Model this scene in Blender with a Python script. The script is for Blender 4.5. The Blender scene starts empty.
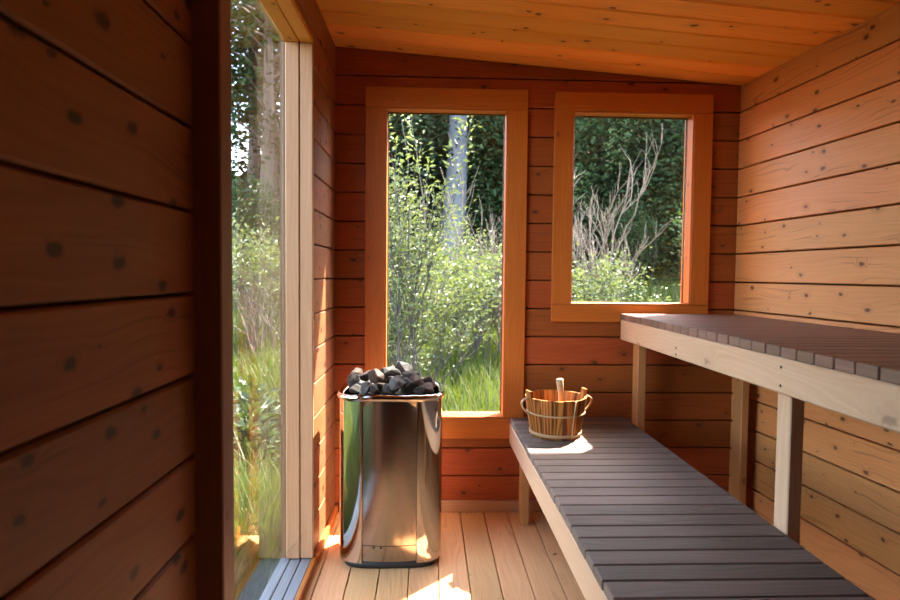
import bpy, bmesh, math, random
import numpy as np
from mathutils import Vector, Matrix, Euler
random.seed(7)
rng = np.random.default_rng(11)
S = bpy.context.scene
C = S.collection

# ------------------------------------------------------------------ helpers
def tag(o, label=None, cat=None, group=None, kind=None):
    if label: o['label'] = label
    if cat: o['category'] = cat
    if group: o['group'] = group
    if kind: o['kind'] = kind
    return o

def empty(name, loc=(0, 0, 0), rz=0.0):
    o = bpy.data.objects.new(name, None)
    o.empty_display_size = .1
    C.objects.link(o)
    o.location = loc
    o.rotation_euler = (0, 0, rz)
    return o

class MB:
    """collects planks, tubes and lathes; build() links them as one mesh object"""
    def __init__(s):
        s.v = []; s.f = []; s.uv = []; s.sm = []
    def add(s, verts, faces, uvs, smooth=False):
        b = len(s.v)
        s.v += [tuple(p) for p in verts]
        for f, u in zip(faces, uvs):
            s.f.append([b + i for i in f]); s.uv += u; s.sm.append(smooth)
    def box(s, x0, x1, y0, y1, z0, z1, g=0, c=.002, M=None, off=None):
        """plank between two corners, grain along axis g, edges chamfered by c"""
        lo = (x0, y0, z0); hi = (x1, y1, z1)
        c = min(c, .45 * min(hi[i] - lo[i] for i in range(3)))
        if off is None: off = (random.random() * 40, random.random() * 40)
        V = []; idx = {}
        for sx in (0, 1):
            for sy in (0, 1):
                for sz in (0, 1):
                    sg = (sx, sy, sz)
                    for a in range(3):
                        p = []
                        for i in range(3):
                            e = hi[i] if sg[i] else lo[i]
                            p.append(e if i == a else e + (-c if sg[i] else c))
                        idx[(sx, sy, sz, a)] = len(V); V.append(p)
        F = []; U = []
        def uvof(p, a):
            o = [i for i in range(3) if i != g]
            if a == g: return (p[o[0]] + off[0], p[o[1]] + off[1])
            w = [i for i in o if i != a][0]
            return (p[g] + off[0], p[w] + off[1] + .37 * a)
        def put(ids, a, nrm):
            P = [Vector(V[i]) for i in ids]
            n = (P[1] - P[0]).cross(P[2] - P[0])
            if n.dot(Vector(nrm)) < 0: ids = ids[::-1]
            F.append(ids); U.append([uvof(V[i], a) for i in ids])
        for a in range(3):
            o = [i for i in range(3) if i != a]
            for sd in (0, 1):
                q = []
                for (i, j) in ((0, 0), (1, 0), (1, 1), (0, 1)):
                    sg = [0, 0, 0]; sg[a] = sd; sg[o[0]] = i; sg[o[1]] = j
                    q.append(idx[(*sg, a)])
                n = [0, 0, 0]; n[a] = 1 if sd else -1
                put(q, a, n)
        for a in range(3):                 # edges parallel to axis a
            o = [i for i in range(3) if i != a]
            for i in (0, 1):
                for j in (0, 1):
                    sg0 = [0, 0, 0]; sg0[o[0]] = i; sg0[o[1]] = j
                    sg1 = list(sg0); sg1[a] = 1
                    q = [idx[(*sg0, o[0])], idx[(*sg1, o[0])], idx[(*sg1, o[1])], idx[(*sg0, o[1])]]
                    n = [0, 0, 0]; n[o[0]] = 2 * i - 1; n[o[1]] = 2 * j - 1
                    put(q, o[0], n)
        for sx in (0, 1):
            for sy in (0, 1):
                for sz in (0, 1):
                    put([idx[(sx, sy, sz, k)] for k in range(3)], 0, (2 * sx - 1, 2 * sy - 1, 2 * sz - 1))
        if M is not None: V = [M @ Vector(p) for p in V]
        s.add(V, F, U)
        return s
    def tube(s, pts, rad, n=10, smooth=True, caps=True, squash=None):
        pts = [Vector(p) for p in pts]
        if not hasattr(rad, '__len__'): rad = [rad] * len(pts)
        ring = []; ref = None; V = []
        for i, p in enumerate(pts):
            d = (pts[min(i + 1, len(pts) - 1)] - pts[max(i - 1, 0)]).normalized()
            if ref is None:
                ref = Vector((0, 0, 1)) if abs(d.z) < .9 else Vector((1, 0, 0))
            a = d.cross(ref).normalized(); b = a.cross(d).normalized(); ref = b
            for k in range(n):
                t = 2 * math.pi * k / n
                ra, rb = (rad[i], rad[i]) if squash is None else (rad[i] * squash[0], rad[i] * squash[1])
                V.append(p + a * (math.cos(t) * ra) + b * (math.sin(t) * rb))
        F = []; U = []; L = 0; o = random.random() * 30
        for i in range(len(pts) - 1):
            l2 = L + (pts[i + 1] - pts[i]).length
            for k in range(n):
                k2 = (k + 1) % n
                F.append([i * n + k, i * n + k2, (i + 1) * n + k2, (i + 1) * n + k])
                c0 = k / n * 2 * math.pi * rad[i]; c1 = (k + 1) / n * 2 * math.pi * rad[i]
                U.append([(L + o, c0), (L + o, c1), (l2 + o, c1), (l2 + o, c0)])
            L = l2
        if caps:
            F.append(list(range(n))[::-1]); U.append([(0, 0)] * n)
            m = (len(pts) - 1) * n
            F.append([m + k for k in range(n)]); U.append([(0, 0)] * n)
        s.add(V, F, U, smooth)
        return s
    def grid(s, rows, closed_u=True, closed_v=False, smooth=True, uvs=1.0):
        """rows: list of rings of points"""
        n = len(rows[0]); V = [p for r in rows for p in r]; F = []; U = []
        m = len(rows)
        for i in range(m if closed_v else m - 1):
            i2 = (i + 1) % m
            for k in range(n if closed_u else n - 1):
                k2 = (k + 1) % n
                F.append([i * n + k, i * n + k2, i2 * n + k2, i2 * n + k])
                U.append([(i * uvs / m, k * uvs / n), (i * uvs / m, (k + 1) * uvs / n), ((i + 1) * uvs / m, (k + 1) * uvs / n), ((i + 1) * uvs / m, k * uvs / n)])
        s.add(V, F, U, smooth)
        return s
    def build(s, name, mat, parent=None):
        me = bpy.data.meshes.new(name)
        me.from_pydata(s.v, [], s.f)
        uv = me.uv_layers.new(name='UVMap')
        uv.data.foreach_set('uv', [c for u in s.uv for c in u])
        me.polygons.foreach_set('use_smooth', s.sm)
        me.materials.append(mat)
        me.update()
        o = bpy.data.objects.new(name, me)
        C.objects.link(o)
        if parent: o.parent = parent
        return o

def np_mesh(name, V, F, mat, parent=None, smooth=False):
    """fast mesh from arrays; F is (n,3) or (n,4)"""
    me = bpy.data.meshes.new(name)
    n, k = F.shape
    me.vertices.add(len(V)); me.vertices.foreach_set('co', V.astype(np.float32).ravel())
    me.loops.add(n * k); me.loops.foreach_set('vertex_index', F.astype(np.int32).ravel())
    me.polygons.add(n); me.polygons.foreach_set('loop_start', np.arange(0, n * k, k, dtype=np.int32))
    me.update(calc_edges=True)
    me.polygons.foreach_set('use_smooth', np.full(n, smooth))
    me.materials.append(mat)
    o = bpy.data.objects.new(name, me); C.objects.link(o)
    if parent: o.parent = parent
    return o

# ------------------------------------------------------------------ materials
def mat(name):
    m = bpy.data.materials.new(name); m.use_nodes = True
    nt = m.node_tree; nt.nodes.clear()
    out = nt.nodes.new('ShaderNodeOutputMaterial')
    return m, nt, out
def N(nt, typ, **kw):
    n = nt.nodes.new(typ)
    for k, v in kw.items(): setattr(n, k, v)
    return n
def math_(nt, op, a, b=None, c=None, clamp=False):
    n = N(nt, 'ShaderNodeMath', operation=op, use_clamp=clamp)
    for i, x in enumerate((a, b, c)):
        if x is None: continue
        if isinstance(x, (int, float)): n.inputs[i].default_value = x
        else: nt.links.new(x, n.inputs[i])
    return n.outputs[0]
def mixc(nt, fac, a, b, mode='MIX'):
    n = N(nt, 'ShaderNodeMix', data_type='RGBA', blend_type=mode)
    for sock, x in ((n.inputs[0], fac), (n.inputs[6], a), (n.inputs[7], b)):
        if isinstance(x, (int, float)): sock.default_value = x
        elif isinstance(x, (tuple, list)): sock.default_value = (*x, 1)
        else: nt.links.new(x, sock)
    return n.outputs[2]
def smooth_(nt, x, lo, hi):
    n = N(nt, 'ShaderNodeMapRange', interpolation_type='SMOOTHSTEP')
    nt.links.new(x, n.inputs[0])
    for i, v in ((1, lo), (2, hi)):
        if isinstance(v, (int, float)): n.inputs[i].default_value = v
        else: nt.links.new(v, n.inputs[i])
    return n.outputs[0]

def wood(name, light, dark, rough=.5, knots=1.0, var=.25, grain=.5, knot_col=(.07, .022, .008), crack=0.0, spec=.35, kscale=6.0, krad=.055, stave=False):
    light = tuple(c * .76 for c in light); dark = tuple(c * .76 for c in dark)
    m, nt, out = mat(name)
    L = nt.links
    uv = N(nt, 'ShaderNodeUVMap').outputs[0]
    sep = N(nt, 'ShaderNodeSeparateXYZ'); L.new(uv, sep.inputs[0])
    u, v = sep.outputs[0], sep.outputs[1]
    geo = N(nt, 'ShaderNodeNewGeometry')
    rnd = geo.outputs['Random Per Island']
    # knots: scattered cells on the face of each plank
    vor = N(nt, 'ShaderNodeTexVoronoi', voronoi_dimensions='2D', feature='F1')
    vor.inputs['Scale'].default_value = kscale
    kv = N(nt, 'ShaderNodeCombineXYZ')
    L.new(math_(nt, 'MULTIPLY', u, .62), kv.inputs[0]); L.new(v, kv.inputs[1])
    nz = N(nt, 'ShaderNodeTexNoise', noise_dimensions='2D'); nz.inputs['Scale'].default_value = 42; nz.inputs['Detail'].default_value = 3
    L.new(uv, nz.inputs['Vector'])
    L.new(kv.outputs[0], vor.inputs['Vector'])
    dist = math_(nt, 'ADD', vor.outputs['Distance'], math_(nt, 'MULTIPLY', math_(nt, 'SUBTRACT', nz.outputs[0], .5), .11))
    csep = N(nt, 'ShaderNodeSeparateColor'); L.new(vor.outputs['Color'], csep.inputs[0])
    rad = math_(nt, 'MULTIPLY', math_(nt, 'POWER', csep.outputs[0], .75), krad * .95)
    kn = math_(nt, 'SUBTRACT', 1.0, smooth_(nt, math_(nt, 'DIVIDE', dist, math_(nt, 'ADD', rad, .001)), .55, 1.15))
    halo = math_(nt, 'SUBTRACT', 1.0, smooth_(nt, dist, 0.0, .26))
    # grain, bending round the knots
    warp = math_(nt, 'MULTIPLY', math_(nt, 'MULTIPLY', halo, csep.outputs[0]), .05)
    n0 = N(nt, 'ShaderNodeTexNoise', noise_dimensions='2D'); n0.inputs['Scale'].default_value = 1.0; n0.inputs['Detail'].default_value = 2
    c0 = N(nt, 'ShaderNodeCombineXYZ'); L.new(math_(nt, 'MULTIPLY', u, 1.3), c0.inputs[0]); L.new(math_(nt, 'MULTIPLY', v, 7.), c0.inputs[1])
    L.new(c0.outputs[0], n0.inputs['Vector'])
    vv = math_(nt, 'ADD', math_(nt, 'ADD', v, warp), math_(nt, 'MULTIPLY', n0.outputs[0], .13))
    ring = math_(nt, 'SINE', math_(nt, 'MULTIPLY', vv, 330.))
    ring = math_(nt, 'MULTIPLY_ADD', ring, .5, .5)
    c1 = N(nt, 'ShaderNodeCombineXYZ'); L.new(math_(nt, 'MULTIPLY', u, 4.), c1.inputs[0]); L.new(math_(nt, 'MULTIPLY', vv, 160.), c1.inputs[1])
    n1 = N(nt, 'ShaderNodeTexNoise', noise_dimensions='2D'); n1.inputs['Scale'].default_value = 1.0; n1.inputs['Detail'].default_value = 4
    L.new(c1.outputs[0], n1.inputs['Vector'])
    c2 = N(nt, 'ShaderNodeCombineXYZ'); L.new(math_(nt, 'MULTIPLY', u, 1.1), c2.inputs[0]); L.new(math_(nt, 'MULTIPLY', v, 11.), c2.inputs[1])
    n2 = N(nt, 'ShaderNodeTexNoise', noise_dimensions='2D'); n2.inputs['Scale'].default_value = 1.0; n2.inputs['Detail'].default_value = 3
    L.new(c2.outputs[0], n2.inputs['Vector'])
    g = math_(nt, 'ADD', math_(nt, 'MULTIPLY', ring, .35), math_(nt, 'MULTIPLY', smooth_(nt, n1.outputs[0], .3, .75), .4))
    g = math_(nt, 'ADD', g, math_(nt, 'MULTIPLY', smooth_(nt, n2.outputs[0], .35, .7), .45))
    g = math_(nt, 'MULTIPLY', g, grain, clamp=True)
    col = mixc(nt, g, light, dark)
    # plank to plank variation
    hv = N(nt, 'ShaderNodeHueSaturation')
    L.new(math_(nt, 'MULTIPLY_ADD', rnd, var, 1 - var * .55), hv.inputs['Value'])
    L.new(math_(nt, 'MULTIPLY_ADD', rnd, -.015, .507), hv.inputs['Hue'])
    L.new(col, hv.inputs['Color']); col = hv.outputs[0]
    if knots:
        ringd = math_(nt, 'MULTIPLY', math_(nt, 'MULTIPLY', halo, csep.outputs[0]), .35 * knots)
        col = mixc(nt, ringd, col, [c * .55 for c in dark])
        col = mixc(nt, math_(nt, 'MULTIPLY', kn, .88 * knots), col, knot_col)
    if crack:
        c3 = N(nt, 'ShaderNodeCombineXYZ'); L.new(math_(nt, 'MULTIPLY', u, 2.2), c3.inputs[0]); L.new(math_(nt, 'MULTIPLY', vv, 85.), c3.inputs[1])
        n3 = N(nt, 'ShaderNodeTexNoise', noise_dimensions='2D'); n3.inputs['Scale'].default_value = 1.0; n3.inputs['Detail'].default_value = 1
        L.new(c3.outputs[0], n3.inputs['Vector'])
        cr = smooth_(nt, n3.outputs[0], .70, .73)
        col = mixc(nt, math_(nt, 'MULTIPLY', cr, crack), col, [c * .3 for c in dark])
    b = N(nt, 'ShaderNodeBsdfPrincipled')
    L.new(col, b.inputs['Base Color'])
    b.inputs['Roughness'].default_value = rough
    b.inputs['Specular IOR Level'].default_value = spec
    bump = N(nt, 'ShaderNodeBump'); bump.inputs['Strength'].default_value = .25; bump.inputs['Distance'].default_value = .0015
    L.new(math_(nt, 'ADD', n1.outputs[0], math_(nt, 'MULTIPLY', ring, .3)), bump.inputs['Height'])
    L.new(bump.outputs[0], b.inputs['Normal'])
    L.new(b.outputs[0], out.inputs[0])
    return m

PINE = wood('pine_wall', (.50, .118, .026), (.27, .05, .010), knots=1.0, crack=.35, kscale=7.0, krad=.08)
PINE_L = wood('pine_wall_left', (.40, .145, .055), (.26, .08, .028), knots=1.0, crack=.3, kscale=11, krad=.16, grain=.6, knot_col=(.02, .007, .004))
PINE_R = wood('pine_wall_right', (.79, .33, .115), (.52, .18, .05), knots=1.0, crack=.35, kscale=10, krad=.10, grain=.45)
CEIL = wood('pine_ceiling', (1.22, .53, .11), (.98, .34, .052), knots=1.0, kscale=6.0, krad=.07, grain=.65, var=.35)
FLOOR = wood('pine_floor', (1.0, .51, .23), (.78, .34, .12), knots=.8, krad=.08, spec=.2, rough=.55, kscale=4.0, crack=.2)
TRIM = wood('pine_trim', (.80, .215, .032), (.54, .115, .014), knots=.7, kscale=4.0)
BEAM = wood('pale_bench_pine', (.82, .51, .33), (.68, .37, .21), knots=.45, kscale=4.0, grain=.6, var=.12)
SLAT = wood('weathered_slat', (.275, .19, .143), (.15, .098, .073), knots=.15, rough=.6, var=.35, grain=.8)
SLAT_U = wood('weathered_upper_slat', (.32, .17, .115), (.20, .10, .065), knots=.15, rough=.5, var=.3, grain=.8)
POST = wood('dark_post_pine', (.40, .22, .17), (.28, .14, .11), knots=.5)
HEADW = wood('baked_uplight_head_board', (1.0, .42, .07), (.8, .27, .04), knots=.7)  # bounced light from below is put into this brighter orange
LEGW = wood('baked_shade_leg_pine', (.66, .29, .11), (.48, .18, .06), knots=.6, krad=.08)  # shade and warm bounce on the legs put into this darker orange
JAMB = wood('pale_jamb_pine', (.66, .33, .18), (.50, .21, .10), knots=.6, kscale=3.5, var=.1)
SILLW = wood('grey_sill_board', (.36, .34, .34), (.22, .20, .20), knots=.5, var=.2, rough=.4)
BUCKETW = wood('bucket_stave', (.92, .36, .08), (.16, .045, .012), knots=.1, grain=1.15, var=.75, spec=.15, rough=.5, kscale=3)
BANDW = wood('pale_band', (.66, .42, .22), (.5, .28, .12), knots=0, var=.05)
DARKW = wood('shade_backing', (.10, .05, .02), (.06, .03, .012), knots=0)

def simple(name, col, rough=.5, metal=0., bump=0., bscale=40., spec=.5):
    m, nt, out = mat(name)
    b = N(nt, 'ShaderNodeBsdfPrincipled')
    nz = N(nt, 'ShaderNodeTexNoise'); nz.inputs['Scale'].default_value = bscale; nz.inputs['Detail'].default_value = 5
    tc = N(nt, 'ShaderNodeTexCoord'); nt.links.new(tc.outputs['Object'], nz.inputs['Vector'])
    nt.links.new(mixc(nt, nz.outputs[0], [c * .75 for c in col], [min(1, c * 1.2) for c in col]), b.inputs['Base Color'])
    b.inputs['Roughness'].default_value = rough; b.inputs['Metallic'].default_value = metal
    b.inputs['Specular IOR Level'].default_value = spec
    if bump:
        bp = N(nt, 'ShaderNodeBump'); bp.inputs['Strength'].default_value = bump; bp.inputs['Distance'].default_value = .004
        nt.links.new(nz.outputs[0], bp.inputs['Height']); nt.links.new(bp.outputs[0], b.inputs['Normal'])
    nt.links.new(b.outputs[0], out.inputs[0])
    return m

def steel(name, col, rough, streak=0.):
    m, nt, out = mat(name)
    b = N(nt, 'ShaderNodeBsdfPrincipled')
    tc = N(nt, 'ShaderNodeTexCoord'); mp = N(nt, 'ShaderNodeMapping'); mp.inputs['Scale'].default_value = (260, 260, 3)
    nt.links.new(tc.outputs['Object'], mp.inputs[0])
    nz = N(nt, 'ShaderNodeTexNoise'); nz.inputs['Scale'].default_value = 1; nz.inputs['Detail'].default_value = 2
    nt.links.new(mp.outputs[0], nz.inputs['Vector'])
    sp = N(nt, 'ShaderNodeTexNoise'); sp.inputs['Scale'].default_value = 60; sp.inputs['Detail'].default_value = 6
    nt.links.new(tc.outputs['Object'], sp.inputs['Vector'])
    nt.links.new(mixc(nt, math_(nt, 'MULTIPLY', smooth_(nt, sp.outputs[0], .55, .75), .35 * (1 if streak else .2)), col, [c * .6 for c in col]), b.inputs['Base Color'])
    b.inputs['Metallic'].default_value = 1
    nt.links.new(math_(nt, 'ADD', math_(nt, 'MULTIPLY', nz.outputs[0], streak), rough), b.inputs['Roughness'])
    nt.links.new(b.outputs[0], out.inputs[0])
    return m
CHROME = steel('polished_steel', (.58, .52, .47), .07)
BRUSHED = steel('brushed_steel', (.36, .31, .28), .10, .12)
BACKSTEEL = steel('satin_steel', (.66, .60, .55), .2)
BLACK = simple('black_enamel', (.012, .012, .013), .5)
SCREW = simple('dark_screw', (.03, .025, .02), .4, metal=.6)

def stone_mat(name, a, b_):
    m, nt, out = mat(name)
    b = N(nt, 'ShaderNodeBsdfPrincipled')
    tc = N(nt, 'ShaderNodeTexCoord')
    n1 = N(nt, 'ShaderNodeTexNoise'); n1.inputs['Scale'].default_value = 26; n1.inputs['Detail'].default_value = 8
    n2 = N(nt, 'ShaderNodeTexNoise'); n2.inputs['Scale'].default_value = 140; n2.inputs['Detail'].default_value = 4
    for n in (n1, n2): nt.links.new(tc.outputs['Object'], n.inputs['Vector'])
    col = mixc(nt, smooth_(nt, n1.outputs[0], .35, .68), a, b_)
    col = mixc(nt, math_(nt, 'MULTIPLY', smooth_(nt, n2.outputs[0], .6, .72), .5), col, (.11, .095, .085))
    nt.links.new(col, b.inputs['Base Color'])
    b.inputs['Roughness'].default_value = .72; b.inputs['Specular IOR Level'].default_value = .3
    bp = N(nt, 'ShaderNodeBump'); bp.inputs['Strength'].default_value = .6; bp.inputs['Distance'].default_value = .006
    nt.links.new(math_(nt, 'ADD', n1.outputs[0], math_(nt, 'MULTIPLY', n2.outputs[0], .3)), bp.inputs['Height'])
    nt.links.new(bp.outputs[0], b.inputs['Normal'])
    nt.links.new(b.outputs[0], out.inputs[0])
    return m
STONES = [stone_mat('stone_charcoal', (.020, .014, .012), (.046, .030, .025)),
          stone_mat('stone_brown', (.040, .021, .014), (.085, .046, .030)),
          stone_mat('stone_grey', (.038, .030, .027), (.10, .083, .075))]

def glass_mat():
    m, nt, out = mat('window_glass')
    lw = N(nt, 'ShaderNodeLayerWeight'); lw.inputs[0].default_value = .5
    f = math_(nt, 'MULTIPLY_ADD', math_(nt, 'POWER', lw.outputs['Facing'], 5.), .96, .04)
    tr = N(nt, 'ShaderNodeBsdfTransparent'); tr.inputs[0].default_value = (.985, .995, .985, 1)
    gl = N(nt, 'ShaderNodeBsdfGlossy'); gl.inputs['Roughness'].default_value = 0.0
    mx = N(nt, 'ShaderNodeMixShader')
    nt.links.new(f, mx.inputs[0]); nt.links.new(tr.outputs[0], mx.inputs[1]); nt.links.new(gl.outputs[0], mx.inputs[2])
    nt.links.new(mx.outputs[0], out.inputs[0])
    return m
GLASS = glass_mat()

def leaf_mat(name, c1, c2, trans=.4, gloss=.25, rough=.45):
    c1 = tuple(c * .76 for c in c1); c2 = tuple(c * .76 for c in c2)
    m, nt, out = mat(name)
    geo = N(nt, 'ShaderNodeNewGeometry')
    tc = N(nt, 'ShaderNodeTexCoord')
    nz = N(nt, 'ShaderNodeTexNoise'); nz.inputs['Scale'].default_value = 1.7; nz.inputs['Detail'].default_value = 2
    nt.links.new(tc.outputs['Object'], nz.inputs['Vector'])
    f = math_(nt, 'ADD', math_(nt, 'MULTIPLY', geo.outputs['Random Per Island'], .6), math_(nt, 'MULTIPLY', nz.outputs[0], .5), clamp=True)
    col = mixc(nt, f, c1, c2)
    d = N(nt, 'ShaderNodeBsdfPrincipled'); nt.links.new(col, d.inputs['Base Color']); d.inputs['Roughness'].default_value = rough
    d.inputs['Specular IOR Level'].default_value = gloss
    t = N(nt, 'ShaderNodeBsdfTranslucent'); nt.links.new(mixc(nt, 1.0, col, (1.0, 1.0, .45), 'MULTIPLY'), t.inputs[0])
    mx = N(nt, 'ShaderNodeMixShader'); mx.inputs[0].default_value = trans
    nt.links.new(d.outputs[0], mx.inputs[1]); nt.links.new(t.outputs[0], mx.inputs[2])
    nt.links.new(mx.outputs[0], out.inputs[0])
    return m
GRASS = leaf_mat('grass_blade', (.05, .095, .014), (.16, .195, .04), .45)
STRAW = leaf_mat('dry_grass', (.19, .17, .09), (.30, .26, .16), .3)
WILLOW = leaf_mat('willow_leaf', (.06, .09, .03), (.24, .265, .13), .35, .3)
SHRUB = leaf_mat('shrub_leaf', (.024, .06, .018), (.07, .115, .04), .35, .4)
DARKLEAF = leaf_mat('forest_leaf', (.022, .040, .023), (.044, .068, .040), .2, .0, .9)
MIDLEAF = leaf_mat('forest_leaf_mid', (.030, .056, .027), (.056, .088, .042), .2, .0, .9)
PLANT = leaf_mat('broad_plant_leaf', (.04, .08, .02), (.12, .16, .065), .3, .6)
BARK = simple('grey_bark', (.06, .05, .042), .9, bump=.8, bscale=9)
PALEBARK = simple('pale_birch_bark', (.10, .105, .125), .8, bump=.5, bscale=6)
REDBARK = simple('pine_bark', (.11, .075, .06), .9, bump=.8, bscale=9)
DEADTWIG = simple('bare_twig', (.17, .12, .09), .8)
EARTH = simple('earth', (.016, .026, .012), .95, bump=.8, bscale=5, spec=0.)

# ------------------------------------------------------------------ room
H = 1.15                      # eye height
D = 2.8366                    # back wall
XL, AL = -.4355, -.0092       # left wall: x = XL + AL*(D-y)
XR, AR = 1.4915, .0638        # right wall runs slightly outwards
YF = -1.0                     # wall behind the viewer
P0, PP = .0391, .1357         # plank courses
def ceil_z(x): return 2.202 - .0722 * (x + .434)
MLW = Matrix.Translation((XL, D, 0)) @ Matrix.Rotation(math.atan(AL), 4, 'Z')    # local y runs along the wall, x = 0 is its face
MRW = Matrix.Translation((XR, D, 0)) @ Matrix.Rotation(math.atan(AR), 4, 'Z')
def subtract(r, holes):
    out = [r]
    for h in holes:
        nxt = []
        for (a0, a1, z0, z1) in out:
            b0, b1, c0, c1 = h
            if b1 <= a0 or b0 >= a1 or c1 <= z0 or c0 >= z1: nxt.append((a0, a1, z0, z1)); continue
            if b0 > a0: nxt.append((a0, b0, z0, z1))
            if b1 < a1: nxt.append((b1, a1, z0, z1))
            m0, m1 = max(a0, b0), min(a1, b1)
            if c0 > z0: nxt.append((m0, m1, z0, c0))
            if c1 < z1: nxt.append((m0, m1, c1, z1))
        out = nxt
    return [q for q in out if q[1] - q[0] > .004 and q[3] - q[2] > .004]

WA = (-.200, .372, .462, 1.925)          # tall window opening (x0,x1,z0,z1)
WB = (.684, 1.264, 1.012, 1.925)         # square-ish window
T = .075                                 # wall thickness

def courses(z0=P0, pitch=PP, top=2.34):
    k = []; z = z0 - pitch
    while z < top:
        k.append((max(z, -.02), min(z + pitch, top))); z += pitch
    return [q for q in k if q[1] - q[0] > .01]

# back wall
w = MB()
for (z0, z1) in courses():
    for (a0, a1, c0, c1) in subtract((XL - .14, XR + .16, z0, z1), [WA, WB]):
        w.box(a0, a1, D, D + .03, c0 + (.0028 if c0 == z0 else 0), c1 - (.0028 if c1 == z1 else 0), g=0, c=.003)
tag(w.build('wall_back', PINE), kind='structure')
w = MB()
for (a0, a1, c0, c1) in subtract((XL - .16, XR + .16, -.25, 2.34), [WA, WB]):
    w.box(a0, a1, D + .03, D + T, c0, c1, g=0, c=.0)
tag(w.build('wall_back_cladding', DARKW), 'dark timber outer layer behind the back wall planks', kind='structure')

# left wall, with its full-height window between y=1.24 and y=2.328
LY0, LY1, LZ = 1.245, 2.328, 2.042
def lw_box(w, x0, x1, y0, y1, z0, z1, g=1, c=.003): w.box(x0, x1, y0 - D, y1 - D, z0, z1, g=g, c=c, M=MLW)
w = MB()
for (z0, z1) in courses(1.108 - .158 * 7, .158):            # near stretch: broader boards
    lw_box(w, -.05, 0, YF, 1.235, z0 + .003, z1 - .003, c=.0045)
wf = MB()
for (z0, z1) in courses():
    for (a0, a1, c0, c1) in subtract((1.235, D + .05, z0, z1), [(LY0 - .05, LY1, -.03, LZ)]):
        lw_box(wf, -.05, 0, a0, a1 if a1 < D else D - .002, c0 + (.0028 if c0 == z0 else 0), c1 - (.0028 if c1 == z1 else 0))
w.v, w.f, w.uv, w.sm = w.v + wf.v, w.f + [[i + len(w.v) for i in f] for f in wf.f], w.uv + wf.uv, w.sm + wf.sm
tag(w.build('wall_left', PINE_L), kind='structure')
w = MB()
for (a0, a1, c0, c1) in subtract((YF - .1, D + .05, -.25, 2.36), [(LY0, LY1, -.06, LZ + .0)]):
    lw_box(w, -.13, -.05, a0, a1, c0, c1, c=0)
tag(w.build('wall_left_cladding', DARKW), 'dark timber outer layer behind the left wall planks', kind='structure')

# right wall
w = MB()
for (z0, z1) in courses():
    w.box(0, .05, YF - D - .05, -.001, z0 + .0032, z1 - .0032, g=1, c=.003, M=MRW)
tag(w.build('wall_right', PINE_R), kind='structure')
w = MB(); w.box(.05, .12, YF - D - .05, .1, -.25, 2.34, g=1, c=0, M=MRW)
tag(w.build('wall_right_cladding', DARKW), 'dark timber outer layer behind the right wall planks', kind='structure')
# front wall behind the viewer
w = MB()
for (z0, z1) in courses():
    w.box(XL - .1, XR + .42, YF - .05, YF, z0 + .0032, z1 - .0032, g=0, c=.003)
w.box(XL - .1, XR + .42, YF - .12, YF - .05, -.2, 2.34, g=0, c=0)
tag(w.build('wall_front', PINE), kind='structure')

# ceiling: boards running across the room, falling to the right
th = math.atan(-.0722)
MC = Matrix.Translation((-.434, 0, 2.202)) @ Matrix.Rotation(-th, 4, 'Y')
w = MB(); y = D; k = 0
while y > YF - .02:
    w.box(-.12, 2.35, y - .1275 + .003, y - .003, 0, .025, g=0, c=.006, M=MC); y -= .1275
w.box(-.2, 2.4, YF - .15, D + .25, .026, .12, g=0, c=0, M=MC)
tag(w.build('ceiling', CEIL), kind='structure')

# floor
w = MB(); x = .1657 - .1138 * 6
while x < 2.0:
    x0 = max(x, XL - .03)
    w.box(x0 + .0016, x + .1138 - .0016, YF - .02, D + .02, -.028, 0, g=1, c=.0022)
    x += .1138
w.box(XL - .03, 2.0, YF - .1, D + .1, -.2, -.029, g=1, c=0)
tag(w.build('floor', FLOOR), kind='structure')

# baseboards
w = MB(); w.box(XL + .02, XR - .0, D - .018, D - .0005, .001, .056, g=0, c=.003)
tag(w.build('baseboard_back', JAMB), kind='structure')
w = MB(); lw_box(w, .0005, .018, YF, 1.165, .001, .05); lw_box(w, .0005, .018, LY1, D - .019, .001, .04); lw_box(w, -.006, .012, 1.245, LY1 - .0005, .001, .028)
tag(w.build('baseboard_left', TRIM), kind='structure')
w = MB(); w.box(-.018, -.0005, YF - D, -.03, .001, .05, g=1, c=.003, M=MRW)
tag(w.build('baseboard_right', TRIM), kind='structure')

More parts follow.
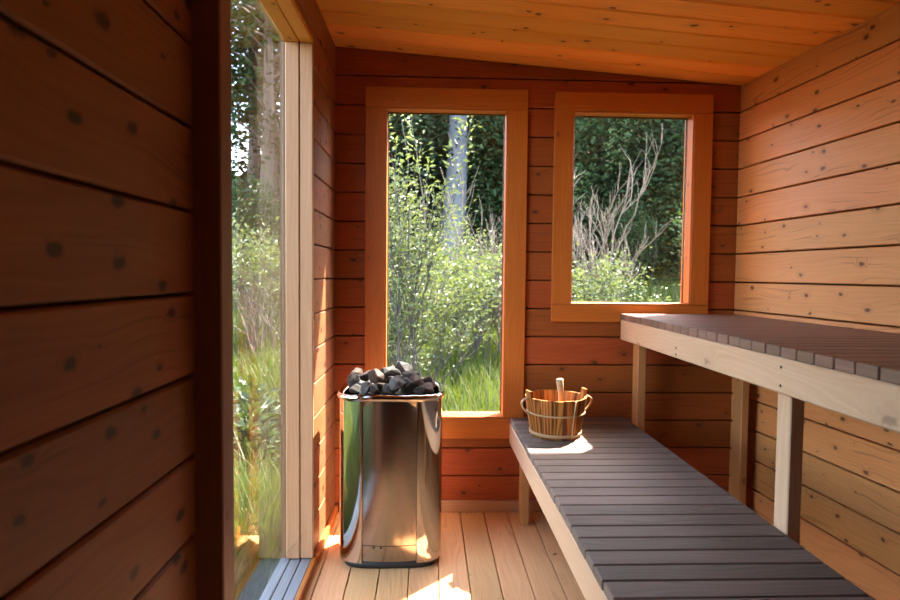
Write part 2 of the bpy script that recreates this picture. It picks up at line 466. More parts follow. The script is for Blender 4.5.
# back windows
def back_window(name, W, side, botw, topz):
    x0, x1, z0, z1 = W
    r = tag(empty(name, ((x0 + x1) / 2, D, z0)), kind='structure'); inv = Matrix.Translation(-Vector(r.location))
    def part(nm, m, boxes, g):
        q = MB()
        for b, gg in zip(boxes, g): q.box(*b, g=gg, c=.002, M=inv)
        return tag(q.build(nm, m, r), kind='structure')
    ct = .022
    part('side_casing', TRIM, [(x0 - side, x0, D - ct, D - .0005, z0, z1)], [2])
    part('side_casing', TRIM, [(x1, x1 + side, D - ct, D - .0005, z0, z1)], [2])
    part('top_casing', TRIM, [(x0 - side, x1 + side, D - ct, D - .0005, z1 + .001, topz)], [0])
    part('bottom_casing', TRIM, [(x0 - side, x1 + side, D - ct, D - .0005, z0 - botw, z0 - .001)], [0])
    e = .0005
    part('jamb', TRIM, [(x0 + e, x0 + .006, D - ct + .003, D + T, z0 + .007, z1 - .007), (x1 - .006, x1 - e, D - ct + .003, D + T, z0 + .007, z1 - .007),
                        (x0 + e, x1 - e, D - ct + .003, D + T, z1 - .006, z1 - e), (x0 + e, x1 - e, D - ct + .003, D + T + .02, z0 + e, z0 + .006)], [2, 2, 0, 0])
    part('glass_pane', GLASS, [(x0 + .0065, x1 - .0065, D + .040, D + .044, z0 + .0065, z1 - .0065)], [2])
    part('glazing_bead', DARKW, [(x0 + .0065, x0 + .011, D + .0445, D + .056, z0 + .0065, z1 - .0065), (x1 - .011, x1 - .0065, D + .0445, D + .056, z0 + .0065, z1 - .0065),
                                (x0 + .0115, x1 - .0115, D + .0445, D + .056, z1 - .012, z1 - .0065)], [2, 2, 0])
    return r
back_window('window_1', WA, .095, .10, 2.018)
back_window('window_2', WB, .09, .085, 2.014)

# the full-height window in the left wall
r = tag(empty('window_3', (XL, (LY0 + LY1) / 2, 0)), kind='structure')
inv = Matrix.Translation(-Vector(r.location))
def lpart(nm, m, boxes, label=None):
    q = MB()
    for (b, g) in boxes:
        x0_, x1_, y0_, y1_, z0_, z1_ = b
        q.box(x0_, x1_, y0_ - D, y1_ - D, z0_, z1_, g=g, c=.003, M=inv @ MLW)
    return tag(q.build(nm, m, r), label, kind='structure')
lpart('window_post', POST, [((-.05, .053, 1.166, 1.232, .001, 2.17), 2)], 'thick upright post standing proud of the dark near wall')
lpart('window_post', TRIM, [((-.14, -.012, 1.2325, 1.2445, -.05, 2.05), 2)])
lpart('jamb_board', JAMB, [((-.049, 0, LY1 - .022, LY1 - .0005, .03, LZ - .022), 2)])
lpart('jamb_board', JAMB, [((-.104, -.0515, LY1 - .025, LY1 - .0005, .03, LZ - .022), 2)])
lpart('jamb_board', HEADW, [((-.049, 0, LY0, LY1, LZ - .0215, LZ - .0005), 1)], 'head board nearest the room, light from below painted into its orange')
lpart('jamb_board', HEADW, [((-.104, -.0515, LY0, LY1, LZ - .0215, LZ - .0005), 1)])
lpart('window_frame', DARKW, [((-.1205, -.109, LY1 - .012, LY1 - .0005, .03, LZ - .001), 2), ((-.1205, -.109, LY0 + .0005, LY0 + .012, .03, LZ - .001), 2),
                             ((-.1205, -.109, LY0 + .0125, LY1 - .0125, LZ - .012, LZ - .001), 1)])
lpart('sill_board', SILLW, [((-.046, -.007, LY0, LY1 - .001, -.03, .026), 1)])
lpart('sill_board', SILLW, [((-.088, -.048, LY0, LY1 - .001, -.03, .026), 1)])
lpart('sill_board', SILLW, [((-.128, -.090, LY0, LY1 - .001, -.03, .026), 1)])
lpart('glass_pane', GLASS, [((-.1084, -.1052, LY0 + .001, LY1 - .001, .027, LZ - .0015), 2)])

# ------------------------------------------------------------------ benches
def bench(name, label, xf, xb_fn, ztop, slat_t, pitch, gap, beam_h, beam_t, legs, mslat, y0, yend=.35, round_end=False):
    r = tag(empty(name, (xf, y0, 0)), label, 'bench', 'stepped sauna benches')
    inv = Matrix.Translation(-Vector(r.location))
    q = MB(); y = y0; 
    while y - pitch > yend:
        xb = xb_fn(y - pitch / 2)
        q.box(xf + random.uniform(-.0015, .0015), xb, y - pitch + gap / 2, y - gap / 2, ztop - slat_t, ztop, g=0, c=.0025, M=inv); y -= pitch
    q.build('slatted_top', mslat, r)
    q = MB(); zt = ztop - slat_t - .0008
    q.box(xf, xf + beam_t, yend, y0 - (.012 if round_end else .002), zt - beam_h, zt, g=1, c=.004, M=inv)
    q.build('front_beam', BEAM, r)
    q = MB(); 
    yb = y0 - .02
    xe = xb_fn(yend) + .008 if not round_end else XR - .004
    q.box(xe - .045, xe - .008, yend, yb, zt - beam_h * .8, zt, g=1, c=.003, M=inv)
    q.build('rear_beam', BEAM, r)
    for (x0, x1, ly0, ly1, zt2) in legs:
        pale = round_end and x0 < 1.2 and ly0 < 2  # nearer upper legs take the pale beam wood to read as lit
        q = MB(); q.box(x0, x1, ly0, ly1, .0006, zt2, g=2, c=.003, M=inv); q.build('leg', BEAM if pale else LEGW, r)
    return r, zt, inv
zu = .9699; zb = .4638
lowb, zt, _i = bench('sauna_bench', 'lower wide bench of grey slats with the bucket on it', .400, lambda y: .9635, zb, .026, .0732, .0045, .098, .036,
      [(.4365, .4735, 2.665, 2.735, .437), (.437, .475, 1.40, 1.47, .437), (.437, .475, .40, .47, .437), (.905, .94, 2.655, 2.73, .3345), (.905, .94, 1.40, 1.47, .3345), (.905, .94, .40, .47, .3345)], SLAT, D - .004, yend=.3)
upb, ztu, inv = bench('sauna_bench', 'upper bench with reddish slats and pale front beam along the right wall', .924, lambda y: XR + AR * (D - y) - .006, zu, .029, .0683, .0035, .094, .042,
      [(.9675, 1.006, 2.675, 2.745, .9395), (.9675, 1.006, 1.53, 1.592, .9395), (.9675, 1.006, .45, .515, .9395), (1.418, 1.451, 2.60, 2.68, .9395), (1.418, 1.451, .95, 1.01, .9395)], SLAT_U, D - .024, round_end=True)
for (yy, zz) in ((2.163, .885), (2.163, .86), (1.508, .916), (1.508, .867), (.9, .915), (.9, .872)):
    q = MB(); q.tube([inv @ Vector((.9225, yy, zz)), inv @ Vector((.9245, yy, zz))], .004, n=10); q.build('screw_head', SCREW, upb)

# ------------------------------------------------------------------ heater
HX, HY = -.140, 2.425
def heater():
    r = tag(empty('sauna_heater', (HX, HY, 0)), 'polished steel electric sauna heater standing on the floor before the tall window', 'heater')
    a, b = .205, .165                      # half width, half depth
    def prof(t, e=0.0, p=4.2):
        c, s_ = math.cos(t), math.sin(t)
        return ((a + e) * math.copysign(abs(c) ** (2 / p), c), (b + e) * math.copysign(abs(s_) ** (2 / p), s_))
    z0, z1 = .030, .668
    # outline points, front is -y ; flat front panel for |x| < .108
    NT = 160
    pts = [prof(2 * math.pi * k / NT) for k in range(NT)]
    def shell(sign):
        P = [p for p in pts if sign * p[0] > .108]
        P.sort(key=lambda p: math.atan2(p[1], sign * p[0]))
        # rolled vertical lips at the ends
        P = [(sign * .108, P[0][1] + .02), (sign * .108, P[0][1])] + P + [(sign * .108, P[-1][1]), (sign * .108, P[-1][1] - .02)]
        outer = P; inner = [(x * .985, y * .985) for x, y in P]
        q = MB()
        loop = outer + inner[::-1]
        rows = [[Vector((x, y, z)) for x, y in loop] for z in (z0, z0 + .012, z1 - .012, z1)]
        q.grid(rows)
        q.f.append(list(range(len(loop)))); q.uv += [(0, 0)] * len(loop); q.sm.append(False)
        n = len(loop) * 3
        q.f.append([n + i for i in range(len(loop))][::-1]); q.uv += [(0, 0)] * len(loop); q.sm.append(False)
        o = q.build('side_shell', CHROME, r)
        o.data.set_sharp_from_angle(angle=math.radians(40))
        bm = bmesh.new(); bm.from_mesh(o.data); bmesh.ops.recalc_face_normals(bm, faces=bm.faces); bm.to_mesh(o.data); bm.free()
        return o
    r.rotation_euler.z = math.radians(0)
    shell(-1)['label'] = 'curved shell towards the left wall'
    shell(1)['label'] = 'curved shell towards the benches'
    def panel(nm, sgn, z0_, z1_, inset, m):
        q = MB(); xs = [(-.1055 + .211 * i / 16) for i in range(17)]
        def yy(x): 
            return sgn * (b - inset - (1.0 * x * x if m is BRUSHED else 0))
        loop = [(x, yy(x)) for x in xs] + [(x, yy(x) - sgn * .006) for x in xs[::-1]]
        q.grid([[Vector((x, y, z)) for x, y in loop] for z in (z0_, z1_)])
        n = len(loop)
        q.f.append(list(range(n))); q.uv += [(0, 0)] * n; q.sm.append(False)
        q.f.append([n + i for i in range(n)][::-1]); q.uv += [(0, 0)] * n; q.sm.append(False)
        o = q.build(nm, m, r)
        bm = bmesh.new(); bm.from_mesh(o.data); bmesh.ops.recalc_face_normals(bm, faces=bm.faces); bm.to_mesh(o.data); bm.free()
        o.data.set_sharp_from_angle(angle=math.radians(40))
        return o
    panel('front_panel', -1, .098, .662, .002, BRUSHED)
    panel('back_panel', 1, .035, .662, .004, BACKSTEEL)
    pl = panel('access_plate', -1, .034, .0945, .0035, BRUSHED)
    for sx in (-.06, -.032):
        q = MB(); q.tube([(sx, -b + .009, .0895), (sx, -b + .003, .0895)], .004, n=10); q.build('screw', SCREW, pl)
    # rolled rim, slightly wavy lip
    q = MB(); rows = []
    for (e, dz) in ((.002, -.012), (.007, -.006), (.009, .003), (.005, .011), (-.004, .014), (-.014, .008), (-.018, -.004), (-.02, -.05), (-.012, -.05), (-.006, -.013)):
        ring = []
        for k in range(NT):
            t = 2 * math.pi * k / NT
            wv = .0007 * math.sin(t * 22) if dz > 0 else 0
            x, y = prof(t, e + wv)
            ring.append(Vector((x, y, .672 + dz + wv)))
        rows.append(ring)
    q.grid(rows, closed_v=True); q.build('rim', CHROME, r)
    # inner tub that carries the stones
    q = MB(); rows = [[Vector((*prof(2 * math.pi * k / NT, e), z)) for k in range(NT)] for e, z in ((-.022, .664), (-.0235, .662), (-.03, .660), (-.12, .6595), (-.16, .6595))]
    q.grid(rows); q.build('stone_tub', BLACK, r)
    # black plinth
    q = MB(); rows = [[Vector((*prof(2 * math.pi * k / NT, e), z)) for k in range(NT)] for e, z in ((-.02, .0005), (-.018, .001), (-.016, .012), (-.016, .034), (-.06, .036))]
    q.grid(rows); q.build('plinth', BLACK, r)
    return r
heater()
# heap of stones, settled into the tub
def rock_pts(i):
    r = random.Random(1000 + i)
    sx = r.uniform(.032, .052); sy = sx * r.uniform(.62, .95); sz = sx * r.uniform(.42, .75)
    pts = []
    for k in range(15):
        v = Vector((r.gauss(0, 1), r.gauss(0, 1), r.gauss(0, 1))).normalized() * r.uniform(.85, 1.08)
        pts.append((v.x * sx, v.y * sy, v.z * sz))
    return pts

ROCKS = [(0, -0.0969, 0.0875, 0.6599, 0.456, 0.226, 0.871), (1, 0.1439, -0.0569, 0.6539, 1.514, 0.589, -2.379), (2, -0.1588, 0.0335, 0.6635, -1.016, -0.26, -2.043), (3, -0.1404, -0.0706, 0.6579, 0.047, -0.165, -1.226), (4, 0.0684, -0.0918, 0.6643, -1.607, -0.321, -2.549), (5, -0.0951, -0.0026, 0.6579, -0.261, 0.262, -0.461), (6, 0.0074, 0.0611, 0.6529, 2.331, -0.191, 1.685), (7, 0.0978, -0.0315, 0.6811, -0.809, 0.298, -1.401), (8, 0.0087, -0.0063, 0.6563, 0.247, -0.494, -0.335), (9, -0.0874, -0.0666, 0.6645, -0.644, 0.069, 1.93), (10, -0.0395, -0.0438, 0.6622, -0.701, 0.03, -0.976), (11, 0.0822, 0.0568, 0.6626, -2.414, 0.01, -1.988), (12, -0.0355, 0.0274, 0.6469, 0.203, 0.289, 2.63), (13, -0.0652, -0.0013, 0.6953, 0.119, -0.715, -2.335), (14, -0.0614, 0.066, 0.6653, 1.275, 0.757, 1.225), (15, 0.1072, 0.0538, 0.6606, -0.966, -0.464, -2.705), (16, 0.0814, 0.1155, 0.6575, 3.068, 0.464, 0.092), (17, -0.1277, -0.0344, 0.6784, 1.268, 0.346, 2.474), (18, -0.007, -0.0938, 0.6624, -2.566, -0.319, 1.221), (19, -0.0352, 0.1042, 0.6515, 0.951, 2.945, 0.136), (20, 0.14, 0.002, 0.6585, -0.351, -0.074, -0.222), (21, 0.0711, 0.0169, 0.6598, -0.269, 2.974, -0.894), (22, -0.1437, 0.0192, 0.6696, -2.304, 0.254, 1.493), (23, 0.0452, 0.0671, 0.667, 1.305, 2.27, -0.593), (24, -0.1081, 0.0471, 0.6929, 0.401, -0.163, -1.383), (25, 0.0602, -0.0448, 0.6643, 0.715, -0.406, -0.609), (26, 0.1103, -0.116, 0.6645, 0.722, -2.427, 1.118), (27, -0.0588, -0.1112, 0.6646, -0.38, -0.634, -3.082), (28, 0.0072, 0.0071, 0.6765, 0.741, -0.282, -3.084), (29, 0.0244, -0.1122, 0.6918, -0.265, 0.487, -1.59), (30, 0.0698, 0.0187, 0.695, 0.446, 3.066, 0.7), (31, -0.0173, 0.1146, 0.6963, 0.792, 0.687, 2.683), (32, -0.0228, 0.0503, 0.6755, 0.857, -0.384, -1.279), (33, 0.0006, 0.0462, 0.6988, -0.15, -0.153, 1.868), (34, 0.1469, 0.0622, 0.6728, -2.353, -0.278, 1.738), (35, 0.0397, 0.1053, 0.7094, -1.992, -0.205, 0.556), (37, -0.1499, 0.0573, 0.7002, 1.874, -0.269, -2.361), (40, -0.157, -0.0341, 0.6942, -0.645, -2.427, -0.674), (41, -0.1044, -0.1027, 0.6687, -1.228, 0.426, 2.072), (46, 0.1241, 0.1481, 0.6538, 0.081, -0.083, 1.835), (47, 0.0515, -0.0448, 0.6853, -0.196, -0.286, -0.614), (50, -0.0301, 0.0207, 0.7174, 0.035, -0.396, 0.458), (51, -0.071, 0.1208, 0.6833, -1.329, -0.331, 1.432)]
used_labels = {}
for (i, x, y, z, ex, ey, ez) in ROCKS:
    bm = bmesh.new()
    for p in rock_pts(i): bm.verts.new(p)
    res_ = bmesh.ops.convex_hull(bm, input=bm.verts)
    bmesh.ops.delete(bm, geom=[g for g in res_['geom_interior'] if isinstance(g, bmesh.types.BMVert)], context='VERTS')
    bmesh.ops.bevel(bm, geom=list(bm.edges), offset=.0022, segments=1, profile=.6, affect='EDGES')
    me = bpy.data.meshes.new('sauna_stone'); bm.to_mesh(me); bm.free()
    mi = (i * 7 + 3) % 3 if i % 4 else 0
    me.materials.append(STONES[mi])
    o = bpy.data.objects.new('sauna_stone', me); C.objects.link(o)
    o.location = (HX + x, HY + y, z + .030); o.rotation_euler = (ex, ey, ez)
    tone = ('charcoal', 'brownish', 'grey')[mi]
    where = ('left' if x < -.07 else 'right' if x > .06 else 'middle')
    row = ('front' if y < -.045 else 'back' if y > .06 else 'centre')
    lev = 'on top of' if z > .69 else 'low in'
    tag(o, '%s sauna stone %s the heap on the heater, %s %s' % (tone, lev, row, where), 'stone', 'stones heaped on the sauna heater')


# ------------------------------------------------------------------ bucket
BX, BY = .557, 2.525
def bucket():
    r = tag(empty('wooden_bucket', (BX, BY, zb), math.radians(-3)), 'round wooden stave bucket on the far end of the lower bench', 'bucket')
    h = .168; rb, rt, th = .106, .132, .011
    NS = 17
    ears = {int(NS * .53): .028, int(NS * .03): .028}
    q = MB()
    def stave(q, k, hh, z_base=0.0012):
        a0 = 2 * math.pi * k / NS + .006; a1 = 2 * math.pi * (k + 1) / NS - .006
        nseg = 4; off = (random.random() * 30, random.random() * 30)
        V = []; 
        hs = [z_base, hh * .5, hh]
        for z in hs:
            rr = rb + (rt - rb) * z / h
            for (ro) in (rr, rr - th):
                for i in range(nseg + 1):
                    a = a0 + (a1 - a0) * i / nseg
                    V.append(Vector((ro * math.cos(a), ro * math.sin(a), z)))
        n = nseg + 1; F = []; U = []
        def q4(ids):
            F.append(ids); U.append([(V[i].z + off[0], math.atan2(V[i].y, V[i].x) * .12 + off[1] if abs(a0) < 9 else 0) for i in ids])
        for j in range(2):
            o0 = j * 2 * n; o1 = (j + 1) * 2 * n
            for i in range(nseg):
                q4([o0 + i, o0 + i + 1, o1 + i + 1, o1 + i])
                q4([o0 + n + i + 1, o0 + n + i, o1 + n + i, o1 + n + i + 1])
            q4([o0, o1, o1 + n, o0 + n]); q4([o0 + n - 1, o0 + 2 * n - 1, o1 + 2 * n - 1, o1 + n - 1])
        o = 4 * n
        for i in range(nseg):
            q4([o + i, o + i + 1, o + n + i + 1, o + n + i])
            q4([i + 1, i, n + i, n + i + 1])
        q.add(V, F, U)
    for k in range(NS):
        if k in ears: continue
        stave(q, k, h + random.uniform(-.001, .001))
    q.build('stave_body', BUCKETW, r)
    for k in ears:
        q = MB(); stave(q, k, h + ears[k])
        ea = q.build('ear_stave', BUCKETW, r)
        a = 2 * math.pi * (k + .5) / NS
        # bent loop handle outside each ear
        q = MB(); pts = []
        for i in range(15):
            s_ = i / 14
            z = h * .56 + (h * .98 - h * .56) * s_ + .012 * math.sin(math.pi * s_)
            out = .032 * math.sin(math.pi * s_) ** .7
            rr = rb + (rt - rb) * z / h + out + .003
            pts.append((rr * math.cos(a), rr * math.sin(a), z))
        q.tube(pts, .0048, n=10, squash=(1.7, .8)); q.build('loop_handle', BANDW, ea)
    def hoop(z, w_, t_, lab):
        q = MB(); rows = []
        for (dr, dz) in ((.0004, -w_), (t_, -w_ * .7), (t_, w_ * .7), (.0004, w_), (-.001, 0)):
            rr = rb + (rt - rb) * (z + dz) / h + dr
            rows.append([Vector((rr * math.cos(2 * math.pi * k / 72), rr * math.sin(2 * math.pi * k / 72), z + dz)) for k in range(72)])
        q.grid(rows[::-1], closed_v=True, uvs=.4); o = q.build('hoop', BANDW, r); o['label'] = lab
    hoop(h * .60, .0042, .004, 'thin cane hoop round the middle')
    hoop(.015, .0075, .004, 'broader pale hoop at the foot')
    # pale cane strip running down the side
    a = math.radians(-62); q = MB()
    pts = [((rb + (rt - rb) * z / h + .0035) * math.cos(a), (rb + (rt - rb) * z / h + .0035) * math.sin(a), z) for z in (.004, .05, .1, .166)]
    q.tube(pts, .003, n=8, squash=(1.9, .9)); q.build('cane_strip', BANDW, r)
    q = MB(); rows = []
    for z in (.02, .028):
        rows.append([Vector(((rb - th + .003) * math.cos(2 * math.pi * k / 48), (rb - th + .003) * math.sin(2 * math.pi * k / 48), z)) for k in range(48)])
    q.grid(rows); 
    q.f.append([48 + i for i in range(48)]); q.uv += [(rows[1][i].x, rows[1][i].y) for i in range(48)]; q.sm.append(False)
    q.f.append(list(range(48))[::-1]); q.uv += [(rows[0][i].x, rows[0][i].y) for i in range(48)]; q.sm.append(False)
    q.build('bottom_board', BUCKETW, r)
    return r
bucket()
# ladle standing in the bucket, its handle leaning on the front rim
lad = tag(empty('wooden_ladle', (BX + .02, BY + .03, zb + .030)), 'wooden ladle in the bucket, handle end rising over the rim', 'ladle')
q = MB()
q.tube([(0, -.012, .03), (-.005, -.05, .095), (-.012, -.088, .160), (-.022, -.108, .222)], [.008, .0085, .010, .0135], n=12, squash=(1.15, .8))
q.build('handle', BANDW, lad)
q = MB(); rows = []
for (rr, z) in ((.002, .0), (.022, .002), (.034, .012), (.038, .034), (.034, .034), (.030, .014), (.018, .006), (.001, .005)):
    rows.append([Vector((rr * math.cos(2 * math.pi * k / 28) + .02, rr * math.sin(2 * math.pi * k / 28) + .01, z)) for k in range(28)])
q.grid(rows); q.build('bowl', BUCKETW, lad)

# ------------------------------------------------------------------ outdoors
def gz(x, y):
    """ground height: level beside the cabin, then a rising wooded slope"""
    z = -.38 + .035 * np.sin(x * 1.7) * np.cos(y * 1.3)
    z = z + .105 * np.maximum(0, y - 5.0) + .03 * np.maximum(0, -x - 3)
    z = z + .62 * np.maximum(0, y - 21) * np.clip((x + 13) / 6, .2, 1)
    return z
xs = np.linspace(-40, 40, 161); ys = np.linspace(-20, 60, 161)
gx, gy = np.meshgrid(xs, ys); V = np.stack([gx, gy, gz(gx, gy)], -1).reshape(-1, 3)
i = np.arange(160); a = (i[:, None] * 161 + i[None, :]).ravel()
tag(np_mesh('ground', V, np.stack([a, a + 1, a + 162, a + 161], 1), EARTH, smooth=True), kind='structure')

def leaves(P, size, flat=.4, aspect=.45, seed=0, dirs=None):
    """one folded leaf per point: returns verts, faces"""
    r_ = np.random.default_rng(seed); n = len(P)
    d = r_.normal(size=(n, 3)); d[:, 2] = d[:, 2] * flat + .1
    if dirs is not None: d = d * .6 + dirs
    d /= np.linalg.norm(d, axis=1)[:, None]
    up = r_.normal(size=(n, 3)); up[:, 2] += 1.2
    s_ = np.cross(d, up); s_ /= np.linalg.norm(s_, axis=1)[:, None]
    nn = np.cross(s_, d)
    L_ = (size * r_.uniform(.6, 1.25, n))[:, None]; W_ = L_ * aspect * .5
    V = np.stack([P, P + d * L_ * .45 + s_ * W_ + nn * W_ * .35, P + d * L_ - nn * L_ * .12, P + d * L_ * .45 - s_ * W_ + nn * W_ * .35], 1).reshape(-1, 3)
    b = np.arange(n) * 4
    F = np.concatenate([np.stack([b, b + 1, b + 2], 1), np.stack([b, b + 2, b + 3], 1)])
    return V, F

def grow(p, d, ln, rad, depth, rr, segs, tips, spread=.55, up=.12, nb=(2, 4), ratio=.68, wig=.16):
    """recursive branching"""
    k = max(2, int(3 + depth * .5)); q = p.copy()
    pts = [q.copy()]
    for i in range(k):
        d = (d + Vector((rr.gauss(0, wig), rr.gauss(0, wig), rr.gauss(0, wig * .6) + up))).normalized()
        q = q + d * (ln / k); pts.append(q.copy())
    segs.append((pts, rad, rad * .55))
    if depth <= 1:
        for i in range(1, len(pts)): tips.append((pts[i], d.copy()))
    if depth == 0: return
    for j in range(rr.randint(*nb)):
        t = rr.uniform(.35, 1.0); i = min(k, max(1, int(t * k + .5)))
        a = Vector((rr.gauss(0, 1), rr.gauss(0, 1), rr.gauss(.2, .5))).normalized()
        grow(pts[i].copy(), (d + a * spread).normalized(), ln * ratio * rr.uniform(.75, 1.15), rad * .55, depth - 1, rr, segs, tips, spread, up, nb, ratio, wig)

def shrub(name, label, cat, loc, height, stems, leafm, stemm, leaf_size, per_tip, depth=3, spread=.5, lean=(0, 0), seed=1, group=None, jitter=.07, sprad=.3, tilt=.35, aspect=.45, up=.12, rad=.011, nb=(2, 4), ratio=.68):
    rr = random.Random(seed); z = float(gz(loc[0], loc[1]))
    r = tag(empty(name, (loc[0], loc[1], z - .02)), label, cat, group)
    segs = []; tips = []
    for s_ in range(stems):
        a = rr.uniform(0, 2 * math.pi); ro = rr.uniform(0, sprad) 
        d = Vector((math.cos(a) * tilt * rr.uniform(.2, 1) + lean[0], math.sin(a) * tilt * rr.uniform(.2, 1) + lean[1], 1)).normalized()
        grow(Vector((math.cos(a) * ro * .5, math.sin(a) * ro * .5, 0)), d, height * .5 * rr.uniform(.7, 1.1), rad, depth, rr, segs, tips, spread, up, nb, ratio)
    q = MB()
    for pts, r0, r1 in segs:
        n = len(pts) - 1
        q.tube(pts, [r0 + (r1 - r0) * i / n for i in range(n + 1)], n=4, caps=False)
    q.build('stems', stemm, r)
    if leafm:
        T_ = np.array([list(p) for p, _ in tips]); Dd = np.array([list(d) for _, d in tips])
        T_ = np.repeat(T_, per_tip, 0); Dd = np.repeat(Dd, per_tip, 0)
        g_ = np.random.default_rng(seed)
        T_ = T_ + g_.normal(size=T_.shape) * jitter
        V, F = leaves(T_, leaf_size, seed=seed, aspect=aspect, dirs=Dd * .3)
        np_mesh('foliage', V, F, leafm, r)
    return r

def forest_tree(name, label, loc, height, crown_r, crown_z, leafm, barkm, trunk_r, nleaf, lsize, seed, group='trees on the slope behind'):
    g_ = np.random.default_rng(seed); z = float(gz(loc[0], loc[1]))
    r = tag(empty(name, (loc[0], loc[1], z - .1)), label, 'tree', group)
    q = MB(); k = 9
    pts = [(trunk_r * .3 * math.sin(i * .9 + seed), trunk_r * .3 * math.cos(i * 1.3 + seed), height * i / k) for i in range(k + 1)]
    pts[0] = (0, 0, 0)
    q.tube(pts, [trunk_r * (1.15 - .95 * i / k) for i in range(k + 1)], n=12)
    q.build('trunk', barkm, r)
    if nleaf:
        nb_ = 46; q = MB()
        cz = g_.uniform(crown_z, height, nb_); ang = g_.uniform(0, 2 * np.pi, nb_)
        prof_ = np.sqrt(np.clip(1 - ((cz - (crown_z + height) / 2) / ((height - crown_z) * .56)) ** 2, .04, 1))
        rad_ = crown_r * prof_ * g_.uniform(.45, 1.05, nb_)
        cen = np.stack([rad_ * np.cos(ang), rad_ * np.sin(ang), cz], 1)
        for c in cen:
            b0 = Vector((0, 0, max(.3, c[2] - .3 * crown_r))); b1 = Vector(c); m_ = (b0 + b1) / 2 + Vector((0, 0, .12))
            q.tube([b0, m_, b1], [trunk_r * .22, trunk_r * .15, trunk_r * .05], n=4, caps=False)
        q.build('branches', barkm, r)
        P = cen[g_.integers(0, nb_, nleaf)] + g_.normal(size=(nleaf, 3)) * crown_r * np.array([.22, .22, .16])
        V, F = leaves(P, lsize, seed=seed, aspect=.6)
        np_mesh('crown', V, F, leafm, r)
    return r

# grass: one meadow nobody could count
def grass(name, label, n, m, hmin, hmax, wd, seed, yr=(3.05, 21), clump=.05, cond=None, area=None):
    g_ = np.random.default_rng(seed)
    nc = n // 26
    y = yr[0] + (yr[1] - yr[0]) * g_.uniform(0, 1, nc) ** 1.5
    x = y * g_.uniform(-.52, .60, nc) + g_.uniform(-.6, .6, nc)
    if area is not None:
        x = g_.uniform(area[0], area[1], nc); y = g_.uniform(area[2], area[3], nc)
    ch = g_.uniform(.6, 1.15, nc)
    X = np.repeat(x, 26) + g_.normal(size=nc * 26) * clump * (1 + np.repeat(y, 26) * .12)
    Y = np.repeat(y, 26) + g_.normal(size=nc * 26) * clump * (1 + np.repeat(y, 26) * .12)
    Hh = g_.uniform(hmin, hmax, nc * 26) * np.repeat(ch, 26)
    keep = (X < -.72) if area is not None else (Y > 3.02)
    X, Y, Hh = X[keep], Y[keep], Hh[keep]; k = len(X)
    a = g_.uniform(0, 2 * np.pi, k); ln = Hh * g_.uniform(.1, .6, k)
    Wd = wd * (1 + .06 * Y)
    base = np.stack([X, Y, gz(X, Y) - .02], 1)
    s_ = np.stack([-np.sin(a), np.cos(a), 0 * a], 1) * Wd[:, None]
    dv = np.stack([np.cos(a), np.sin(a), 0 * a], 1)
    mid = base + dv * (ln * .3)[:, None] + np.array([0, 0, 1]) * (Hh * .6)[:, None]
    tip = base + dv * ln[:, None] + np.array([0, 0, 1]) * Hh[:, None]
    V = np.stack([base - s_, base + s_, mid + s_ * .8, mid - s_ * .8, tip], 1).reshape(-1, 3)
    b = np.arange(k) * 5
    F = np.concatenate([np.stack([b, b + 1, b + 2], 1), np.stack([b, b + 2, b + 3], 1), np.stack([b + 3, b + 2, b + 4], 1)])
    o = np_mesh(name, V, F, m)
    return tag(o, label, 'grass', kind='stuff')
grass('meadow_grass', 'bright green long grass of the meadow outside all three windows', 150000, GRASS, .22, .50, .0036, 5)
grass('meadow_grass', 'bright green long grass close along the outside of the left wall', 42000, GRASS, .22, .50, .0036, 15, area=(-3.2, -.75, .4, 3.0))
grass('dry_grass', 'scattered pale dry stalks among the green meadow grass', 15000, STRAW, .25, .6, .003, 6, clump=.12)

# shrubs seen through the tall window
shrub('willow_sapling', 'tall leafy sapling at the left edge of the tall window', 'shrub', (-.26, 5.4), 4.9, 6, WILLOW, BARK, .062, 7, depth=2, spread=.2, tilt=.04, seed=3, jitter=.05, sprad=.25, up=.22, nb=(3, 5), ratio=.5)
shrub('willow_bush', 'dense pale-leaved bush low in the tall window beside the sapling', 'bush', (-.22, 5.9), 1.75, 12, WILLOW, BARK, .06, 5, depth=3, spread=.6, tilt=.5, seed=4, jitter=.07, sprad=.5, nb=(2, 3))
shrub('willow_bush', 'pale-leaved bush in the middle of the tall window below bare twigs', 'bush', (.45, 7.3), 1.9, 13, WILLOW, BARK, .065, 5, depth=3, spread=.6, tilt=.6, seed=5, jitter=.08, sprad=.6, nb=(2, 3))
shrub('willow_bush', 'pale-leaved bush at the right edge of the tall window', 'bush', (1.25, 8.2), 1.9, 11, WILLOW, BARK, .065, 5, depth=3, spread=.6, tilt=.6, seed=6, jitter=.08, sprad=.6, nb=(2, 3))
shrub('bare_shrub', 'slender bare twiggy shrub left of the pale trunk', 'shrub', (.05, 8.6), 2.6, 9, None, DEADTWIG, .0, 0, depth=2, spread=.35, tilt=.16, seed=8, rad=.014, up=.1)
shrub('bare_shrub', 'bare twiggy shrub in front of the pale trunk', 'shrub', (.62, 8.4), 2.2, 11, None, DEADTWIG, .0, 0, depth=3, spread=.5, tilt=.45, seed=9, rad=.014, up=.06)
shrub('bare_shrub', 'bare twiggy shrub at the right edge of the tall window', 'shrub', (1.12, 7.6), 2.1, 10, None, DEADTWIG, .0, 0, depth=3, spread=.5, tilt=.5, lean=(-.15, 0), seed=10, rad=.014, up=.06)
